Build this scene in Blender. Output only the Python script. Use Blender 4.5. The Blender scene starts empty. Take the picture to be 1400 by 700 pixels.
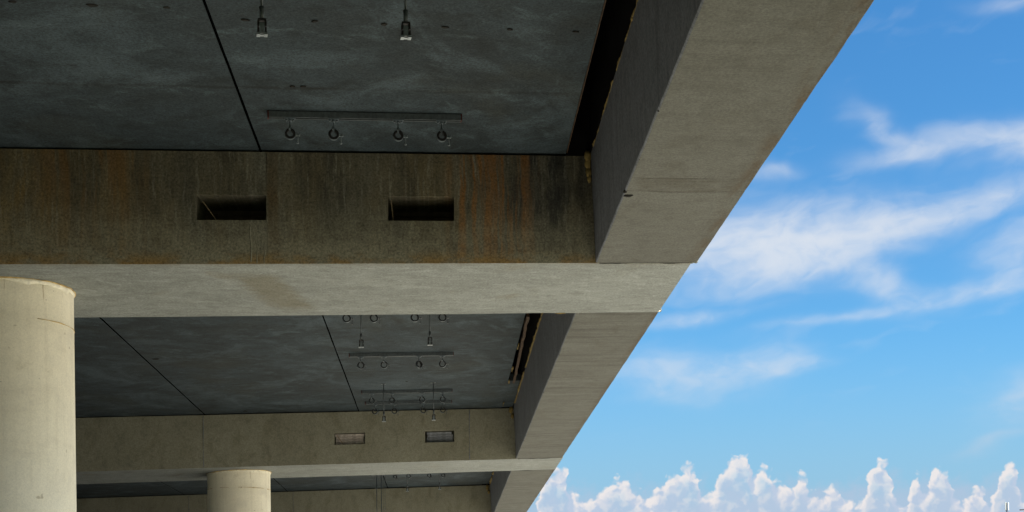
import bpy, bmesh, math, random
from mathutils import Vector, Matrix, noise

random.seed(7)
S = bpy.context.scene
R = math.radians

# ------------------------------------------------------------------ camera
CAM_Z = 1.6
cam_d = bpy.data.cameras.new('camera')
cam = bpy.data.objects.new('camera', cam_d)
S.collection.objects.link(cam)
S.camera = cam
cam.location = (0, 0, CAM_Z)
cam.rotation_euler = (Matrix.Rotation(R(90), 3, 'X') @ Matrix.Rotation(-0.0121, 3, 'Z')).to_euler()
cam_d.sensor_fit = 'HORIZONTAL'
cam_d.sensor_width = 36.0
cam_d.lens = 36.0 * 2000.0 / 1400.0
cam_d.shift_x = 0.0
cam_d.shift_y = (867.0 - 350.0) / 1400.0
cam_d.clip_start = 0.05
cam_d.clip_end = 5000

# ------------------------------------------------------------------ light
SUN_AZ, SUN_EL = 108.0, 45.0        # compass-like: 0 = +Y (view), 90 = +X (right)
SKY_STRENGTH = 0.05
sun_d = bpy.data.lights.new('sun', 'SUN')
sun_d.energy = 5.0
sun_d.angle = R(0.53)
sun_d.color = (1.0, 0.955, 0.88)
sun = bpy.data.objects.new('sun', sun_d)
S.collection.objects.link(sun)
_a, _e = R(SUN_AZ), R(SUN_EL)
sun_dir = Vector((math.sin(_a) * math.cos(_e), math.cos(_a) * math.cos(_e), math.sin(_e)))
sun.rotation_euler = sun_dir.to_track_quat('Z', 'Y').to_euler()
sun.location = (0, -40, 60)

S.view_settings.view_transform = 'Standard'
S.view_settings.look = 'None'
S.view_settings.gamma = 1.0
S.view_settings.use_curve_mapping = False
S.view_settings.exposure = 1.5


class NT:
    """small helper around a node tree"""
    def __init__(self, tree):
        self.t = tree
        tree.nodes.clear()

    def n(self, kind, **kw):
        nd = self.t.nodes.new(kind)
        for k, v in kw.items():
            setattr(nd, k, v)
        return nd

    def link(self, a, b):
        self.t.links.new(a, b)

    def put(self, sock, v):
        if isinstance(v, bpy.types.NodeSocket):
            self.link(v, sock)
        else:
            sock.default_value = v

    def m(self, op, a, b=0.0, c=0.0, clamp=False):
        nd = self.n('ShaderNodeMath', operation=op, use_clamp=clamp)
        self.put(nd.inputs[0], a)
        self.put(nd.inputs[1], b)
        if op in ('MULTIPLY_ADD', 'SMOOTH_MIN', 'SMOOTH_MAX', 'COMPARE', 'WRAP'):
            self.put(nd.inputs[2], c)
        return nd.outputs[0]

    def rng(self, v, a, b, c=0.0, d=1.0, smooth=True):
        nd = self.n('ShaderNodeMapRange', interpolation_type='SMOOTHSTEP' if smooth else 'LINEAR')
        self.put(nd.inputs['Value'], v)
        for k, x in (('From Min', a), ('From Max', b), ('To Min', c), ('To Max', d)):
            self.put(nd.inputs[k], x)
        return nd.outputs['Result']

    def mix(self, f, a, b, blend='MIX'):
        nd = self.n('ShaderNodeMix', data_type='RGBA', blend_type=blend)
        self.put(nd.inputs[0], f)
        for i, v in ((6, a), (7, b)):
            if isinstance(v, (tuple, list)):
                v = tuple(v) + ((1.0,) if len(v) == 3 else ())
            self.put(nd.inputs[i], v)
        return nd.outputs[2]

    def xyz(self, x, y, z):
        nd = self.n('ShaderNodeCombineXYZ')
        for i, v in enumerate((x, y, z)):
            self.put(nd.inputs[i], v)
        return nd.outputs[0]

    def sep(self, v):
        nd = self.n('ShaderNodeSeparateXYZ')
        self.link(v, nd.inputs[0])
        return nd.outputs[0], nd.outputs[1], nd.outputs[2]

    def noise(self, vec, scale=1.0, detail=4.0, rough=0.55, dist=0.0, lac=2.0, dims='3D'):
        nd = self.n('ShaderNodeTexNoise', noise_dimensions=dims)
        self.link(vec, nd.inputs['Vector'])
        nd.inputs['Scale'].default_value = scale
        nd.inputs['Detail'].default_value = detail
        nd.inputs['Roughness'].default_value = rough
        nd.inputs['Distortion'].default_value = dist
        nd.inputs['Lacunarity'].default_value = lac
        return nd.outputs['Fac']

    def vmul(self, v, xyz):
        nd = self.n('ShaderNodeVectorMath', operation='MULTIPLY')
        self.link(v, nd.inputs[0])
        nd.inputs[1].default_value = xyz
        return nd.outputs[0]

    def vadd(self, v, xyz):
        nd = self.n('ShaderNodeVectorMath', operation='ADD')
        self.link(v, nd.inputs[0])
        self.put(nd.inputs[1], xyz)
        return nd.outputs[0]


# ------------------------------------------------------------------ sky
def build_world():
    w = bpy.data.worlds.new('World')
    S.world = w
    w.use_nodes = True
    t = NT(w.node_tree)
    out = t.n('ShaderNodeOutputWorld')
    bg = t.n('ShaderNodeBackground')
    t.link(bg.outputs[0], out.inputs[0])
    sky = t.n('ShaderNodeTexSky', sky_type='NISHITA')
    sky.sun_disc = False
    sky.sun_elevation = R(SUN_EL)
    sky.sun_rotation = R(SUN_AZ)
    sky.altitude = 50
    sky.air_density = 1.0
    sky.dust_density = 0.6
    sky.ozone_density = 1.0
    hs = t.n('ShaderNodeHueSaturation')
    hs.inputs['Saturation'].default_value = 1.3
    hs.inputs['Value'].default_value = 1.0
    t.link(sky.outputs[0], hs.inputs['Color'])
    skyc = t.mix(1.0, hs.outputs[0], (0.65, 1.05, 1.20), 'MULTIPLY')
    D = t.n('ShaderNodeTexCoord').outputs['Generated']
    nrm = t.n('ShaderNodeVectorMath', operation='NORMALIZE')
    t.link(D, nrm.inputs[0])
    x, y, z = t.sep(nrm.outputs[0])
    DEG = 180.0 / math.pi
    az = t.m('MULTIPLY', t.m('ARCTAN2', x, y), DEG)      # degrees, 0 = +Y
    el = t.m('MULTIPLY', t.m('ARCSINE', z), DEG)
    ae = t.xyz(az, el, 0.0)
    # ---- thin high cloud: elongated banks, broken into fibres
    banks = [(9.4, 14.6, 2.9, 1.10, 5, 1.25), (12.04, 14.5, 3.4, 0.85, 10, 1.05), (16.4, 15.2, 3.6, 0.48, 12, 0.8),
             (14.66, 18.23, 1.3, 0.40, -35, 0.4), (15.19, 17.38, 1.5, 0.32, 5, 0.45), (17.7, 17.73, 2.3, 0.40, 4, 0.45),
             (19.37, 17.38, 1.43, 0.6, 0, 0.6), (10.28, 17.13, 0.92, 0.23, 4, 0.35), (18.4, 12.5, 2.8, 0.42, 8, 0.5),
             (14.06, 13.18, 1.72, 0.57, -25, 0.45), (13.4, 11.8, 3.0, 0.22, 6, 0.28), (6.6, 9.85, 2.4, 0.75, -2, 0.55),
             (9.77, 10.22, 1.57, 0.46, 6, 0.55), (11.02, 9.95, 1.14, 0.26, 6, 0.4), (7.13, 11.93, 2.0, 0.23, 6, 0.4),
             (19.26, 8.42, 1.29, 0.69, 20, 0.45), (18.21, 6.83, 1.14, 0.23, 14, 0.3), (18.79, 22.03, 1.2, 0.22, 0, 0.2),
             (19.45, 13.74, 1.43, 0.8, 0, 0.4)]
    wrp = t.n('ShaderNodeTexNoise', noise_dimensions='2D')
    t.link(t.vmul(ae, (0.35, 0.7, 1)), wrp.inputs['Vector'])
    wrp.inputs['Scale'].default_value = 1.0
    wrp.inputs['Detail'].default_value = 2.0
    wv = t.n('ShaderNodeVectorMath', operation='MULTIPLY_ADD')
    t.link(wrp.outputs['Color'], wv.inputs[0])
    wv.inputs[1].default_value = (1.8, 0.8, 0)
    wv.inputs[2].default_value = (-0.9, -0.4, 0)
    aw = t.vadd(t.xyz(t.m('PINGPONG', az, 20.0), el, 0.0), wv.outputs[0])
    ax_, ay_, _ = t.sep(aw)
    tot = None
    for (cx, cy, L, Wd, ang, s) in banks:
        ca, sa = math.cos(R(ang)), math.sin(R(ang))
        dx = t.m('SUBTRACT', ax_, cx)
        dy = t.m('SUBTRACT', ay_, cy)
        p = t.m('ADD', t.m('MULTIPLY', dx, ca / L), t.m('MULTIPLY', dy, sa / L))
        q = t.m('ADD', t.m('MULTIPLY', dx, -sa / Wd), t.m('MULTIPLY', dy, ca / Wd))
        r2 = t.m('ADD', t.m('MULTIPLY', p, p), t.m('MULTIPLY', q, q))
        g = t.m('MULTIPLY', t.m('EXPONENT', t.m('MULTIPLY', r2, -1.0)), s)
        tot = g if tot is None else t.m('ADD', tot, g)
    rot = t.n('ShaderNodeMapping')
    t.link(aw, rot.inputs['Vector'])
    rot.inputs['Rotation'].default_value = (0, 0, R(-9))
    fib = t.noise(t.vmul(rot.outputs[0], (0.35, 1.1, 1)), 1.0, 4, 0.45, 0.2, dims='2D')
    fib2 = t.noise(t.vmul(rot.outputs[0], (1.3, 2.2, 1)), 1.0, 4, 0.48, 0.2, dims='2D')
    veil = t.m('MULTIPLY', t.rng(fib, 0.58, 0.85), 0.10)
    fb = t.m('ADD', t.m('MULTIPLY', fib, 0.75), t.m('MULTIPLY', fib2, 0.55))
    cir = t.m('MULTIPLY', tot, t.rng(fb, 0.30, 1.0, 0.45, 1.55))
    cir = t.m('ADD', cir, t.m('MULTIPLY', veil, t.rng(el, 6, 12)))
    cir = t.m('MULTIPLY', t.m('SUBTRACT', 1.0, t.m('EXPONENT', t.m('MULTIPLY', t.rng(cir, 0.0, 3.0, 0.0, 3.0, False), -1.25))), 0.92)
    K = 1.0 / (SKY_STRENGTH * 2.0 ** S.view_settings.exposure)
    cirr_col = (0.76 * K, 0.80 * K, 0.86 * K)
    c1 = t.mix(cir, skyc, cirr_col)
    # ---- low veil of haze above the horizon
    low = t.rng(el, 12.0, 3.0, 0.0, 0.75)
    c1 = t.mix(low, c1, (0.30 * K, 0.455 * K, 0.645 * K))
    # ---- far bank of cumulus, tower tops by azimuth (repeats mirrored round the horizon)
    tops = [(0.08, 6.47), (0.69, 5.05), (1.16, 5.89), (1.51, 6.54), (2.03, 6.62), (2.36, 5.65), (2.93, 5.53), (3.27, 5.63), (3.93, 5.99), (4.37, 6.24), (4.7, 5.78), (5.35, 5.59), (5.78, 5.81), (6.21, 6.14), (6.7, 6.52), (7.07, 6.71), (7.34, 5.91), (7.7, 5.71), (8.19, 6.31), (8.61, 6.86), (9.12, 6.93), (9.5, 6.27), (9.87, 6.54), (10.28, 5.92), (10.83, 5.82), (11.19, 6.14), (11.52, 5.6), (11.98, 5.42), (12.42, 5.76), (12.74, 5.4), (13.28, 5.2), (13.64, 5.58), (13.98, 6.45), (14.28, 6.57), (14.64, 5.68), (15.04, 5.2), (15.5, 5.92), (15.81, 5.45), (16.14, 6.19), (16.56, 6.18), (16.84, 5.35), (17.28, 5.2), (17.81, 5.55), (18.11, 5.2), (18.44, 5.95), (18.85, 6.3), (19.15, 5.8), (19.35, 5.14), (20.11, 5.31)]
    wn = t.n('ShaderNodeTexNoise', noise_dimensions='2D')
    t.link(ae, wn.inputs['Vector'])
    wn.inputs['Scale'].default_value = 1.5
    wn.inputs['Detail'].default_value = 3.0
    wn.inputs['Roughness'].default_value = 0.5
    wq = t.n('ShaderNodeVectorMath', operation='MULTIPLY_ADD')
    t.link(wn.outputs['Color'], wq.inputs[0])
    wq.inputs[1].default_value = (0.44, 0.40, 0)
    wq.inputs[2].default_value = (-0.22, -0.20, 0)

    def field(vec):
        v = t.vadd(vec, wq.outputs[0])
        a, e, _ = t.sep(v)
        f = t.m('PINGPONG', t.m('ADD', a, 240.0 * 0 + 0.0), 20.0)
        cu = t.n('ShaderNodeFloatCurve')
        c = cu.mapping.curves[0]
        while len(c.points) > 2:
            c.points.remove(c.points[1])
        pts = [(aa / 20.0, ((ee if ee > 5.95 else 5.95 + (ee - 5.95) * 1.3) - 3.5) / 4.0) for aa, ee in tops if aa < 20]
        c.points[0].location = (0.0, pts[0][1])
        c.points[-1].location = (1.0, 0.33)
        for px_, py_ in pts:
            c.points.new(px_, py_)
        for p_ in c.points:
            p_.handle_type = 'AUTO'
        cu.mapping.update()
        t.put(cu.inputs['Value'], t.m('DIVIDE', f, 20.0))
        top = t.m('ADD', t.m('MULTIPLY', cu.outputs[0], 4.0), 3.5)
        n1 = t.noise(v, 1.9, 3, 0.45, 0.0, dims='2D')
        puff = None
        for sc_, am_ in ((2.1, 0.62), (5.2, 0.24)):
            vo = t.n('ShaderNodeTexVoronoi', voronoi_dimensions='2D', feature='SMOOTH_F1')
            t.link(v, vo.inputs['Vector'])
            vo.inputs['Scale'].default_value = sc_
            vo.inputs['Smoothness'].default_value = 0.4
            pf = t.m('MULTIPLY', t.m('SUBTRACT', 0.42, vo.outputs['Distance']), am_)
            puff = pf if puff is None else t.m('ADD', puff, pf)
        n1 = t.m('ADD', t.m('MULTIPLY', n1, 0.45), puff)
        hgt = t.m('ADD', t.m('SUBTRACT', top, e), t.m('SUBTRACT', n1, 0.40))
        return hgt, n1, v
    h0, n0, v0 = field(ae)
    # lit from the upper left: compare with the density a little way towards the light
    h1, n1, _ = field(t.vadd(ae, (-0.20, 0.17, 0)))
    dens = t.rng(h0, -0.08, 0.26)
    nb = t.noise(v0, 1.1, 5, 0.55, 0.0, dims='2D')
    lit = t.m('ADD', t.m('MULTIPLY', t.m('SUBTRACT', n0, n1), 1.5), t.m('MULTIPLY', t.m('SUBTRACT', h0, h1), 0.6))
    lit = t.m('ADD', lit, t.m('MULTIPLY', t.m('SUBTRACT', nb, 0.5), 1.7))
    core = t.rng(h0, 0.0, 1.5, 0.62, 0.05)                # towers fade into the flat grey base
    lit = t.rng(t.m('ADD', lit, core), 0.0, 1.15)
    ccol = t.mix(lit, (0.52 * K, 0.61 * K, 0.76 * K), (0.90 * K, 0.84 * K, 0.82 * K))
    fade = t.rng(h0, 0.30, 1.15, 0.90, 0.40)
    dens = t.m('MULTIPLY', dens, fade)
    dens = t.m('MULTIPLY', dens, t.rng(el, -0.5, 1.0))
    bank = t.m('MULTIPLY', t.rng(t.m('ADD', el, t.m('MULTIPLY', t.m('SUBTRACT', nb, 0.5), 2.2)), 6.1, 4.6), 0.72)
    c1 = t.mix(bank, c1, (0.46 * K, 0.56 * K, 0.72 * K))
    c2 = t.mix(dens, c1, ccol)
    t.link(c2, bg.inputs['Color'])
    bg.inputs['Strength'].default_value = SKY_STRENGTH


build_world()

# ------------------------------------------------------------------ bridge frame of reference
# u along the cross beams (0 = outer edge of the deck), v along the bridge, w up from the beam soffit
ORG = Vector((2.0213, 15.8541, 4.0 + CAM_Z))
EX = Vector((1.0, 0.2037, 0.0418))
EY = Vector((-0.0467, 1.0, -0.0008))
EZ = Vector((0, 0, 1))


def W(u, v, w):
    return ORG + EX * u + EY * v + EZ * w


WS = 1.1646          # slab soffit
UI = -1.068          # inner bottom arris of the edge beam
GL, GR = -1.387, -1.119
J = [GL, -4.5343, -7.8035, -11.07, -14.34, -17.61, -20.88, -46.0]  # last panel widened out of view, added to block light from the left
BEAMS = [(-34.3, 2.41), (-17.0, 2.41), (0.0, 2.4097), (17.273, 2.3547), (33.98, 2.4), (50.9, 2.4)]
FRONT = 2

COL = S.collection


def link(o):
    COL.objects.link(o)
    return o


def empty(name, loc, **props):
    o = bpy.data.objects.new(name, None)
    o.location = loc
    o.empty_display_size = 0.2
    for k, v in props.items():
        o[k] = v
    return link(o)


def finish(name, bm, mats, parent=None, origin=None, smooth=False, uvw=None, **props):
    """origin: world point; the bmesh is in world space"""
    origin = Vector(origin) if origin is not None else Vector((0, 0, 0))
    for v in bm.verts:
        v.co -= origin
    bmesh.ops.recalc_face_normals(bm, faces=bm.faces[:])
    if smooth:
        for f in bm.faces:
            f.smooth = True
    me = bpy.data.meshes.new(name)
    bm.to_mesh(me)
    bm.free()
    for m in (mats if isinstance(mats, (list, tuple)) else [mats]):
        me.materials.append(m)
    if uvw is not None:
        at = me.attributes.new('uvw', 'FLOAT_VECTOR', 'POINT')
        M3 = Matrix((EX, EY, EZ)).transposed().inverted()
        for i, v in enumerate(me.vertices):
            at.data[i].vector = M3 @ (v.co + origin - ORG)
    o = bpy.data.objects.new(name, me)
    if parent is not None:
        o.parent = parent
        q = Vector((0, 0, 0))
        p = parent
        while p is not None:
            q += p.location
            p = p.parent
        o.location = origin - q
    else:
        o.location = origin
    for k, v in props.items():
        o[k] = v
    return link(o)


def quad(bm, pts, mat=0):
    f = bm.faces.new([bm.verts.new(p) for p in pts])
    f.material_index = mat
    return f


def box_uvw(bm, u0, u1, v0, v1, w0, w1, mat=0, soffit=None, sides=None):
    c = [bm.verts.new(W(u, v, w)) for w in (w0, w1) for v in (v0, v1) for u in (u0, u1)]
    fs = {'b': (0, 1, 3, 2), 't': (4, 6, 7, 5), 'f': (0, 4, 5, 1), 'k': (2, 3, 7, 6), 'l': (0, 2, 6, 4), 'r': (1, 5, 7, 3)}
    out = {}
    for k, ix in fs.items():
        f = bm.faces.new([c[i] for i in ix])
        f.material_index = mat
        out[k] = f
    if soffit is not None:
        out['b'].material_index = soffit
    return out


def box(bm, c, ax, ay, az, sx, sy, sz, mat=0):
    vs = [bm.verts.new(c + ax * (i * sx / 2) + ay * (j * sy / 2) + az * (k * sz / 2)) for k in (-1, 1) for j in (-1, 1) for i in (-1, 1)]
    for ix in ((0, 1, 3, 2), (4, 6, 7, 5), (0, 4, 5, 1), (2, 3, 7, 6), (0, 2, 6, 4), (1, 5, 7, 3)):
        f = bm.faces.new([vs[i] for i in ix])
        f.material_index = mat


def frame(axis):
    a = axis.normalized()
    b = a.orthogonal().normalized()
    return a, b, a.cross(b)


def cyl(bm, p0, p1, r0, r1=None, seg=10, mat=0, cap=True):
    r1 = r0 if r1 is None else r1
    a, b, c = frame(p1 - p0)
    rings = []
    for p, r in ((p0, r0), (p1, r1)):
        rings.append([bm.verts.new(p + (b * math.cos(2 * math.pi * i / seg) + c * math.sin(2 * math.pi * i / seg)) * r) for i in range(seg)])
    for i in range(seg):
        f = bm.faces.new((rings[0][i], rings[0][(i + 1) % seg], rings[1][(i + 1) % seg], rings[1][i]))
        f.material_index = mat
        f.smooth = True
    if cap:
        for rg in rings:
            f = bm.faces.new(rg)
            f.material_index = mat


def ring(bm, c, ax, up, rin, rout, wd, seg=20, a0=0.0, a1=2 * math.pi, mat=0):
    """flat band ring: axis ax, from angle a0 to a1 measured from 'up'"""
    side = ax.cross(up).normalized()
    full = abs(a1 - a0 - 2 * math.pi) < 1e-4
    n = seg if full else seg + 1
    prof = ((rin, -wd / 2), (rout, -wd / 2), (rout, wd / 2), (rin, wd / 2))
    rows = []
    for i in range(n):
        t = a0 + (a1 - a0) * i / seg
        d = up * math.cos(t) + side * math.sin(t)
        rows.append([bm.verts.new(c + d * r + ax * h) for r, h in prof])
    for i in range(n if full else n - 1):
        A, B = rows[i], rows[(i + 1) % n]
        for k in range(4):
            f = bm.faces.new((A[k], A[(k + 1) % 4], B[(k + 1) % 4], B[k]))
            f.material_index = mat
    if not full:
        bm.faces.new(rows[0]).material_index = mat
        bm.faces.new(rows[-1]).material_index = mat


def bead(bm, pts, rad, seg=6, mat=0, seed=0, lump=0.5, freq=9.0):
    """irregular squeezed-out bead along a polyline"""
    rows = []
    for i, p in enumerate(pts):
        d = (pts[min(i + 1, len(pts) - 1)] - pts[max(i - 1, 0)])
        a, b, c = frame(d)
        row = []
        for k in range(seg):
            t = 2 * math.pi * k / seg
            o = (b * math.cos(t) + c * math.sin(t))
            nz = noise.noise(p * freq + o * 1.3 + Vector((seed, seed * 2, 0)))
            nz2 = noise.noise(p * freq * .3 + Vector((seed * 3, 0, seed)))
            row.append(bm.verts.new(p + o * rad * max(0.15, 1 + lump * nz * 1.6 + lump * nz2 * 1.8)))
        rows.append(row)
    for i in range(len(rows) - 1):
        for k in range(seg):
            f = bm.faces.new((rows[i][k], rows[i][(k + 1) % seg], rows[i + 1][(k + 1) % seg], rows[i + 1][k]))
            f.material_index = mat
            f.smooth = True
    bm.faces.new(rows[0]).material_index = mat
    bm.faces.new(rows[-1]).material_index = mat


# ------------------------------------------------------------------ materials
def new_mat(name, rough=0.85, spec=0.25):
    m = bpy.data.materials.new(name)
    m.use_nodes = True
    t = NT(m.node_tree)
    o = t.n('ShaderNodeOutputMaterial')
    b = t.n('ShaderNodeBsdfPrincipled')
    t.link(b.outputs[0], o.inputs[0])
    b.inputs['Roughness'].default_value = rough
    b.inputs['Specular IOR Level'].default_value = spec
    return m, t, b


def uvw_of(t):
    nd = t.n('ShaderNodeAttribute', attribute_name='uvw')
    return nd.outputs['Vector']


def bump(t, b, h, strength=0.4, dist=0.01):
    bp = t.n('ShaderNodeBump')
    bp.inputs['Strength'].default_value = strength
    bp.inputs['Distance'].default_value = dist
    t.link(h, bp.inputs['Height'])
    t.link(bp.outputs[0], b.inputs['Normal'])


def scale_col(c, k):
    return tuple(x * k for x in c)


def grain(t, P, col, amt=0.2, sc=42.0):
    """fine sandy grain of the cement skin"""
    g = t.noise(P, sc, 3, 0.8)
    g2 = t.noise(P, sc * 0.28, 3, 0.6)
    k = t.m('ADD', t.rng(g, 0.30, 0.70, 1 - 2.2 * amt, 1 + 2.2 * amt, False), t.rng(g2, 0.3, 0.7, -amt * .6, amt * .6, False))
    return t.mix(1.0, col, t.xyz(k, k, k), 'MULTIPLY'), g


def concrete(name, base, alt, dark, stretch=(1, 1, 1), streak=None, mott=0.9, grain_amt=0.18, gain=(1, 1, 1), extra=None, rough=0.88):
    m, t, b = new_mat(name, rough)
    P = uvw_of(t)
    Ps = t.vmul(P, stretch)
    big = t.noise(Ps, mott, 5, 0.6, 0.6)
    med = t.noise(Ps, mott * 4.7, 6, 0.62, 0.3)
    col = t.mix(t.rng(big, 0.36, 0.66), base, alt)
    col = t.mix(t.m('MULTIPLY', t.rng(med, 0.48, 0.74), 0.75), col, dark)
    if streak:
        st = t.noise(t.vmul(P, streak[0]), 1.0, 5, 0.65, 0.2)
        col = t.mix(t.m('MULTIPLY', t.rng(st, 0.45, 0.75), streak[1]), col, streak[2])
        st2 = t.noise(t.vadd(t.vmul(P, streak[0]), (31.0, 17.0, 5.0)), 1.7, 5, 0.65, 0.2)
        col = t.mix(t.m('MULTIPLY', t.rng(st2, 0.52, 0.8), streak[1] * .8), col, scale_col(base, 1.35))
    if extra:
        col = extra(t, P, col)
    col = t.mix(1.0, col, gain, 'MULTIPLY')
    col, g = grain(t, P, col, grain_amt)
    t.link(col, b.inputs['Base Color'])
    pores = t.noise(P, 26.0, 2, 0.5)
    hh = t.m('ADD', t.m('MULTIPLY', med, 0.8), t.m('ADD', t.m('MULTIPLY', g, 0.25), t.m('MULTIPLY', t.rng(pores, 0.3, 0.36), 0.5)))
    bump(t, b, hh, 0.35, 0.012)
    return m


def band(t, c, lo, hi, soft):
    """1 inside lo..hi"""
    return t.m('MULTIPLY', t.rng(c, lo - soft, lo + soft), t.rng(c, hi - soft, hi + soft, 1.0, 0.0))


# deck soffit: dark blue-grey precast, a dirty shutter line across the first span
def slab_extra(t, P, col):
    u, v, w = t.sep(P)
    wob = t.noise(t.xyz(u, 3.0, 0.0), 1.3, 5, 0.6)
    vv = t.m('ADD', v, t.m('MULTIPLY', t.m('SUBTRACT', wob, 0.5), 0.10))
    pat = t.noise(t.vmul(P, (0.9, 3, 1)), 1.0, 4, 0.6)
    for v0, s in ((-1.70, .95), (-8.1, .6), (12.6, .5), (7.2, .4), (27.0, .5)):
        ln = t.m('MULTIPLY', band(t, vv, v0 - 0.025, v0 + 0.035, 0.022), t.rng(pat, 0.32, 0.56, 0.2, s))
        col = t.mix(ln, col, (0.045, 0.042, 0.034))
    # pale lime patches
    sw = t.noise(t.vadd(t.vmul(P, (0.8, 0.7, 1)), (9.0, 2.0, 0.0)), 1.0, 7, 0.66, 1.2)
    col = t.mix(t.m('MULTIPLY', t.rng(sw, 0.47, 0.68), 0.70), col, (0.235, 0.255, 0.255))
    s3 = t.noise(t.vadd(t.vmul(P, (1.5, 1.9, 1)), (3.0, 8.0, 0.0)), 1.5, 8, 0.72, 0.5)
    col = t.mix(t.m('MULTIPLY', t.rng(s3, 0.53, 0.70), 0.65), col, (0.27, 0.295, 0.285))
    col = t.mix(t.m('MULTIPLY', t.rng(s3, 0.46, 0.30), 0.75), col, (0.050, 0.052, 0.048))
    br = t.noise(t.vadd(t.vmul(P, (0.7, 0.5, 1)), (1.0, 5.0, 0.0)), 0.9, 5, 0.6, 0.5)
    col = t.mix(t.m('MULTIPLY', t.rng(br, 0.50, 0.70), 0.45), col, (0.120, 0.102, 0.070))
    return col


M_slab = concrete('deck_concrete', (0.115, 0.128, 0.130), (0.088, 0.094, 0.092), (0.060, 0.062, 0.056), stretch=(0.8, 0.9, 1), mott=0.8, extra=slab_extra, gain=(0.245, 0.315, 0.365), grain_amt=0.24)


# stained face of the near cross beam
def face_extra_near(t, P, col):
    u, v, w = t.sep(P)
    # runs are broken up: a wandering u and blotches along the height
    wob = t.noise(t.xyz(t.m('MULTIPLY', u, 2.0), t.m('MULTIPLY', w, 2.0), 0.0), 1.0, 4, 0.6, dims='2D')
    uu = t.m('ADD', u, t.m('MULTIPLY', t.m('SUBTRACT', wob, 0.5), 0.07))
    s1 = t.noise(t.xyz(t.m('MULTIPLY', uu, 3.2), t.m('MULTIPLY', w, 0.75), 0.0), 1.0, 6, 0.66, 0.1, dims='2D')
    s2 = t.noise(t.xyz(t.m('MULTIPLY', uu, 24.0), t.m('MULTIPLY', w, 1.6), 0.0), 1.0, 6, 0.74, 0.1, dims='2D')
    bl = t.noise(t.xyz(t.m('MULTIPLY', u, 2.4), t.m('MULTIPLY', w, 1.7), 3.0), 1.0, 7, 0.68, 0.3, dims='2D')
    lowu = t.noise(t.xyz(u, 11.0, 0.0), 0.9, 3, 0.5, dims='2D')
    # brown wash, stronger to the left of the first pocket
    brown = t.m('ADD', t.rng(u, -4.9, -6.0, 0.12, 0.85), t.rng(lowu, 0.4, 0.7, -0.15, 0.30))
    brown = t.m('MULTIPLY', brown, t.rng(bl, 0.32, 0.62, 0.25, 1.0), clamp=True)
    col = t.mix(brown, col, (0.185, 0.138, 0.066))
    # blackish stain streaks, thickened towards the edge beam to paint in its shade
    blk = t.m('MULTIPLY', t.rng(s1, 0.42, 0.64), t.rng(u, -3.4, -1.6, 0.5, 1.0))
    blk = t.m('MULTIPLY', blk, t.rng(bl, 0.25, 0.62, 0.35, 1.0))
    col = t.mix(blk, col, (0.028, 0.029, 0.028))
    pale = t.m('MULTIPLY', t.rng(s2, 0.50, 0.70), t.rng(bl, 0.3, 0.7, 0.25, 0.6))
    col = t.mix(pale, col, (0.25, 0.245, 0.200))
    fdk = t.m('MULTIPLY', t.rng(s2, 0.46, 0.30), 0.32)
    col = t.mix(fdk, col, (0.050, 0.045, 0.032))
    # grey repaired strip beside the first pocket, brown run just right of it
    strip = t.m('MULTIPLY', band(t, u, -4.655, -4.472, 0.025), t.rng(bl, 0.3, 0.7, 0.5, 0.12))
    col = t.mix(strip, col, (0.21, 0.205, 0.175))
    run = t.m('MULTIPLY', band(t, u, -4.47, -4.36, 0.02), t.rng(bl, 0.35, 0.65, 0.3, 0.75))
    col = t.mix(run, col, (0.10, 0.066, 0.03))
    # rust runs towards the edge beam
    rn = t.noise(t.xyz(t.m('MULTIPLY', uu, 11.0), t.m('MULTIPLY', w, 0.5), 2.0), 1.0, 5, 0.6, dims='2D')
    rust = t.m('MULTIPLY', t.m('MULTIPLY', band(t, u, -2.60, -1.75, 0.12), t.rng(rn, 0.42, 0.60)), t.rng(bl, 0.3, 0.6, 0.55, 0.95))
    col = t.mix(rust, col, (0.22, 0.100, 0.026))
    rust3 = t.m('MULTIPLY', t.m('MULTIPLY', band(t, u, -6.6, -5.75, 0.25), t.rng(rn, 0.38, 0.58)), t.rng(w, 0.3, 1.1, 0.25, 0.8))
    col = t.mix(rust3, col, (0.155, 0.085, 0.030))
    rust2 = t.m('MULTIPLY', t.m('MULTIPLY', band(t, u, -7.4, -5.3, 0.4), t.rng(rn, 0.52, 0.70)), t.rng(bl, 0.3, 0.6, 0.15, 0.7))
    col = t.mix(t.m('MULTIPLY', rust2, 0.5), col, (0.20, 0.115, 0.034))
    # ochre drip edge at the arris
    dn = t.noise(t.xyz(u, t.m('MULTIPLY', w, 2.0), 7.0), 2.2, 6, 0.68, dims='2D')
    low_pale = t.m('MULTIPLY', t.rng(w, 0.75, 0.0), t.rng(dn, 0.3, 0.7, 1.0, 0.4))  # paler towards the bottom of the face
    col = t.mix(t.m('MULTIPLY', low_pale, 0.8), col, (0.27, 0.255, 0.19))
    drip = t.m('MULTIPLY', t.rng(w, 0.16, -0.02), t.rng(dn, 0.38, 0.62))
    col = t.mix(t.m('MULTIPLY', drip, 0.85), col, (0.30, 0.185, 0.06))
    return col


M_face_near = concrete('stained_beam_concrete', (0.135, 0.128, 0.102), (0.105, 0.094, 0.066), (0.066, 0.060, 0.046), stretch=(1.2, 1, .6), mott=0.8, extra=face_extra_near, gain=(0.74, 0.75, 0.72), grain_amt=0.24)


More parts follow.
